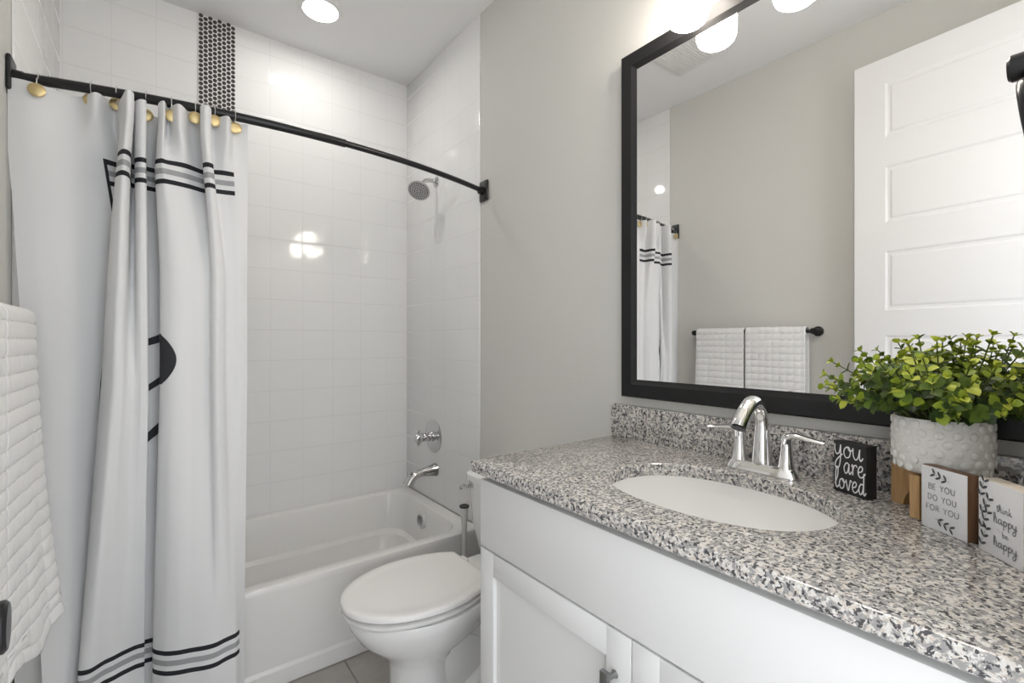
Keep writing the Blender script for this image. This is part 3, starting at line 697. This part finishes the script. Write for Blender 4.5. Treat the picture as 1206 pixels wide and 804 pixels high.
def sprig(b, base, tip, n, M4, size, side=0):
    bx, bz = base; tx, tz = tip; L_ = math.hypot(tx - bx, tz - bz); dx, dz = (tx - bx) / L_, (tz - bz) / L_
    ribbon(b, [base, tip], .0004, M4, -.0005)
    for i in range(n):
        f = .2 + .8 * i / max(1, n - 1); cx, cz = bx + dx * L_ * f, bz + dz * L_ * f
        for s in ((1, -1) if not side else (side,)):
            a = math.atan2(dz, dx) + s * .75; vs = []; lx, lz = cx + math.cos(a) * size, cz + math.sin(a) * size
            for k in range(12):
                e = 2 * PI * k / 12; u_, v2 = math.cos(e) * size * .9, math.sin(e) * size * .33
                vs.append(M4 @ Vector((lx + u_ * math.cos(a) - v2 * math.sin(a), -.0006, lz + u_ * math.sin(a) + v2 * math.cos(a))))
            b.add(vs, [tuple(range(12))])
def block(name, A, B, wd, ht, th, label, face_m, edge_m):
    # A: bottom corner at the reader's left, B: bottom corner at the reader's right; local x along face, y into the block
    ang = math.atan2(B[1] - A[1], B[0] - A[0])
    o = empty(name, (A[0], A[1], ZT), label, 'sign', rz=ang); m4 = root_of(o)
    b = MB(); b.xbox(m4, (0, .0008, 0.0003), (wd, th, ht), .0008); b.build('wood_block', edge_m, o)
    b = MB(); b.xbox(m4, (.0004, 0, .0007), (wd - .0004, .0016, ht - .0004), .0004); b.build('face_panel', face_m, o)
    return o, m4
s1, m1 = block('block_sign', (1.124, .379), (1.0935, .3137), .072, .103, .025, 'small black block sign with white script reading you are loved beside the faucet', M['black_wood'], M['black_wood'])
b = MB()
write(b, 'you', .003, .0725, .0235, .062, m1, .0024, GL); write(b, 'are', .024, .041, .022, .046, m1, .0024, GL); write(b, 'loved', .004, .008, .0215, .068, m1, .0024, GL)
b.build('lettering', M['white_ink'], s1, smooth=False)
s2, m2 = block('block_sign', (1.0234, .2171), (.9843, .155), .0735, .102, .021, 'white block sign with brown edges reading be you do you for you', M['sign_white'], M['walnut'])
b = MB()
for tx, zz, ww, xx in (('BE YOU', .0655, .044, .0135), ('DO YOU', .0485, .047, .0125), ('FOR YOU', .0315, .054, .0095)):
    write(b, tx, xx, zz, .0088, ww, m2, .0012, CAPS, False, gap=.12)
b.build('lettering', M['mid_ink'], s2, smooth=False)
b = MB(); sprig(b, (.047, .0835), (.024, .0905), 3, m2, .0052); b.build('leaf_sprig', M['dark_ink'], s2, smooth=False)
b = MB(); sprig(b, (.024, .0195), (.047, .0125), 3, m2, .0052); b.build('leaf_sprig', M['dark_ink'], s2, smooth=False)
s3, m3 = block('block_sign', (.9733, .1411), (.9177, .0905), .0752, .106, .026, 'white block sign with leafy border reading think happy be happy at the right edge', M['sign_white'], M['palewood'])
b = MB(); write(b, 'think', .033, .067, .0055, .026, m3, .0010, GL); write(b, 'happy', .028, .0505, .0070, .040, m3, .0015, GL); write(b, 'be', .043, .0335, .0045, .010, m3, .0010, GL); write(b, 'happy', .028, .0175, .0070, .040, m3, .0015, GL)
b.build('lettering', M['mid_ink'], s3, smooth=False)
b = MB()
for q in (((.003, .004), (.014, .034)), ((.002, .030), (.016, .058)), ((.003, .052), (.018, .078)), ((.002, .076), (.011, .102))): sprig(b, q[0], q[1], 3, m3, .0056)
b.build('leaf_border', M['dark_ink'], s3, smooth=False)

# ------------------------------------------------------------------ plant stand, pot, plant
PX, PY = 1.106, .208
st = empty('plant_stand', (PX, PY, ZT), 'small light wood stand with arched legs under the white plant pot', 'stand')
a1 = math.atan2(.066, .029)
def arch(ang, sh, L_=.060):
    m4 = Matrix.Translation((PX, PY, ZT)) @ Matrix.Rotation(ang, 4, 'Z'); b = MB(); H = .074
    out = [(-L_, 0), (-L_, H), (L_, H), (L_, 0), (L_ - .022, 0)] + [((L_ - .022) * math.cos(a), (.048 + sh) * math.sin(a)) for a in [PI * i / 16 for i in range(1, 16)]] + [(-L_ + .022, 0)]
    r0 = [m4 @ Vector((x, -.008, z + .0003)) for x, z in out]; r1 = [m4 @ Vector((x, .008, z + .0003)) for x, z in out]
    n = len(out); vs = r0 + r1; fs = [(i, (i + 1) % n, n + (i + 1) % n, n + i) for i in range(n)]
    fs += [tuple(range(n)), tuple(range(2 * n - 1, n - 1, -1))]
    b.add(vs, fs); return b
arch(a1, 0, .080).build('arched_leg_board', M['bamboo'], st, smooth=False)
arch(a1 + PI / 2, -.004).build('arched_leg_board', M['bamboo'], st, smooth=False)
pot = empty('flower_pot', (PX, PY, ZT + .075), 'round white ceramic pot with raised dots on the wooden stand', 'pot')
zb = ZT + .0755; PH = .098
b = MB(); b.lathe((PX, PY, zb), (0, 0, 1), [(.045, 0), (.056, .004), (.063, .012), (.0665, .024), (.068, .05), (.0675, .085), (.0665, PH - .003), (.0655, PH), (.0625, PH), (.0615, PH - .003), (.060, PH - .02), (.001, PH - .02)], 64)
pb = b.build('pot_body', M['pot'], pot, angle=60)
b = MB()
for r_ in range(6):
    zz = zb + .013 + r_ * .0152
    for k in range(19):
        a = 2 * PI * (k + .5 * (r_ % 2)) / 19 + random.uniform(-.03, .03)
        rad = .0636 if r_ == 0 else .067; d = Vector((math.cos(a), math.sin(a), 0))
        b.lathe(Vector((PX, PY, zz + random.uniform(-.001, .001))) + d * rad, d, [(.0072, -.001), (.0069, .0012), (.0055, .0022), (.001, .0026)], 14)
b.build('raised_dots', M['pot'], pb)
b = MB(); b.lathe((PX, PY, zb + PH - .02), (0, 0, 1), [(.0598, .0003), (.0598, .004), (.001, .006)], 32); b.build('soil', M['soil'], pot)
pl = empty('potted_plant', (PX, PY, zb + PH - .015), 'bushy green plant with small round leaves growing from the white pot', 'plant')
LB = MB(); SB_ = MB()
rnd = random.Random(11)
def leaf(b, p, d, n_, L_, W, mi):
    d = d.normalized(); s = d.cross(n_).normalized(); n_ = s.cross(d).normalized(); vs = []
    prof = [(.0, .0), (.15, .28), (.38, .5), (.62, .52), (.85, .34), (1.0, .0)]
    for t_, hw in prof:
        lift = -.25 * t_ * t_ * L_
        c = p + d * (t_ * L_) + n_ * lift
        if hw == 0: vs.append(c)
        else: vs += [c + s * (hw * W) + n_ * (.16 * W), c, c - s * (hw * W) + n_ * (.16 * W)]
    o = [(0, 2, 1), (0, 3, 2)]
    for i in range(3): k = 1 + 3 * i; o += [(k, k + 1, k + 4, k + 3), (k + 1, k + 2, k + 5, k + 4)]
    o += [(10, 11, 13), (11, 12, 13)]
    b.add(vs, o, mi)
NST = 74
for i in range(NST):
    az = i * 2.39996 + rnd.uniform(-.2, .2); f = (i + .5) / NST
    tilt = math.radians(6 + 80 * f ** .72)
    Ls = .128 + rnd.uniform(-.016, .040) - .02 * (f > .85) + .012 * math.sin(az * 3)
    p = Vector((PX, PY, zb + PH - .018)) + Vector((math.cos(az), math.sin(az), 0)) * (.012 + .042 * f)
    d = Vector((math.sin(tilt) * math.cos(az), math.sin(tilt) * math.sin(az), math.cos(tilt)))
    if d.x > .45: d.x *= .45; Ls *= .80     # the wall side is pushed in by the mirror
    d.normalize(); pts = [p.copy()]; n_seg = 11; ph = rnd.uniform(0, PI)
    d = (d * .6 + Vector((0, 0, .7))).normalized() if f > .35 else d
    tgt = Vector((math.sin(tilt) * math.cos(az) * (.5 if math.cos(az) > .3 else 1), math.sin(tilt) * math.sin(az), math.cos(tilt) - .12 * f)).normalized()
    for k in range(n_seg):
        d = (d * .72 + tgt * .28 + Vector((rnd.uniform(-.06, .06), rnd.uniform(-.06, .06), rnd.uniform(-.04, .05)))).normalized()
        p = p + d * (Ls / n_seg); 
        if p.x > 1.172: p.x = 1.172
        if p.y < .05: p.y = .05
        if p.x < .985: p.x = .985
        if p.z < zb + PH + .002: p.z = zb + PH + .002
        pts.append(p.copy())
    SB_.tube(pts, .0011, 5)
    for k in range(3, n_seg + 1):
        q = pts[k]; dd = (pts[k] - pts[k - 1]).normalized(); u_ = dd.orthogonal().normalized(); v2 = dd.cross(u_)
        a0 = ph + k * 1.35; top = k / n_seg
        sz = (.0185 if k < n_seg - 1 else .013) * rnd.uniform(.85, 1.15)
        for s_ in (0, PI):
            o_ = (u_ * math.cos(a0 + s_) + v2 * math.sin(a0 + s_)) * .85 + dd * (.62 + .5 * (k >= n_seg - 1))
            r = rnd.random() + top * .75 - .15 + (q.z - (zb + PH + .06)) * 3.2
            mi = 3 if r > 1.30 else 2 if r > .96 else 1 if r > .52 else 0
            e_ = q + o_.normalized() * sz
            if e_.x > 1.181 or e_.y < .028: continue
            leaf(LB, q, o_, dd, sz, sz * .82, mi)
        if k == n_seg:
            for _ in range(2): leaf(LB, q, dd + Vector((rnd.uniform(-.5, .5), rnd.uniform(-.5, .5), .2)), u_, .010, .008, 3 if rnd.random() < .6 else 2)
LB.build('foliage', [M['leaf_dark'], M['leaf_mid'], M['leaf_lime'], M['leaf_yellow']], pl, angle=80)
SB_.build('stems', M['stem'], pl)
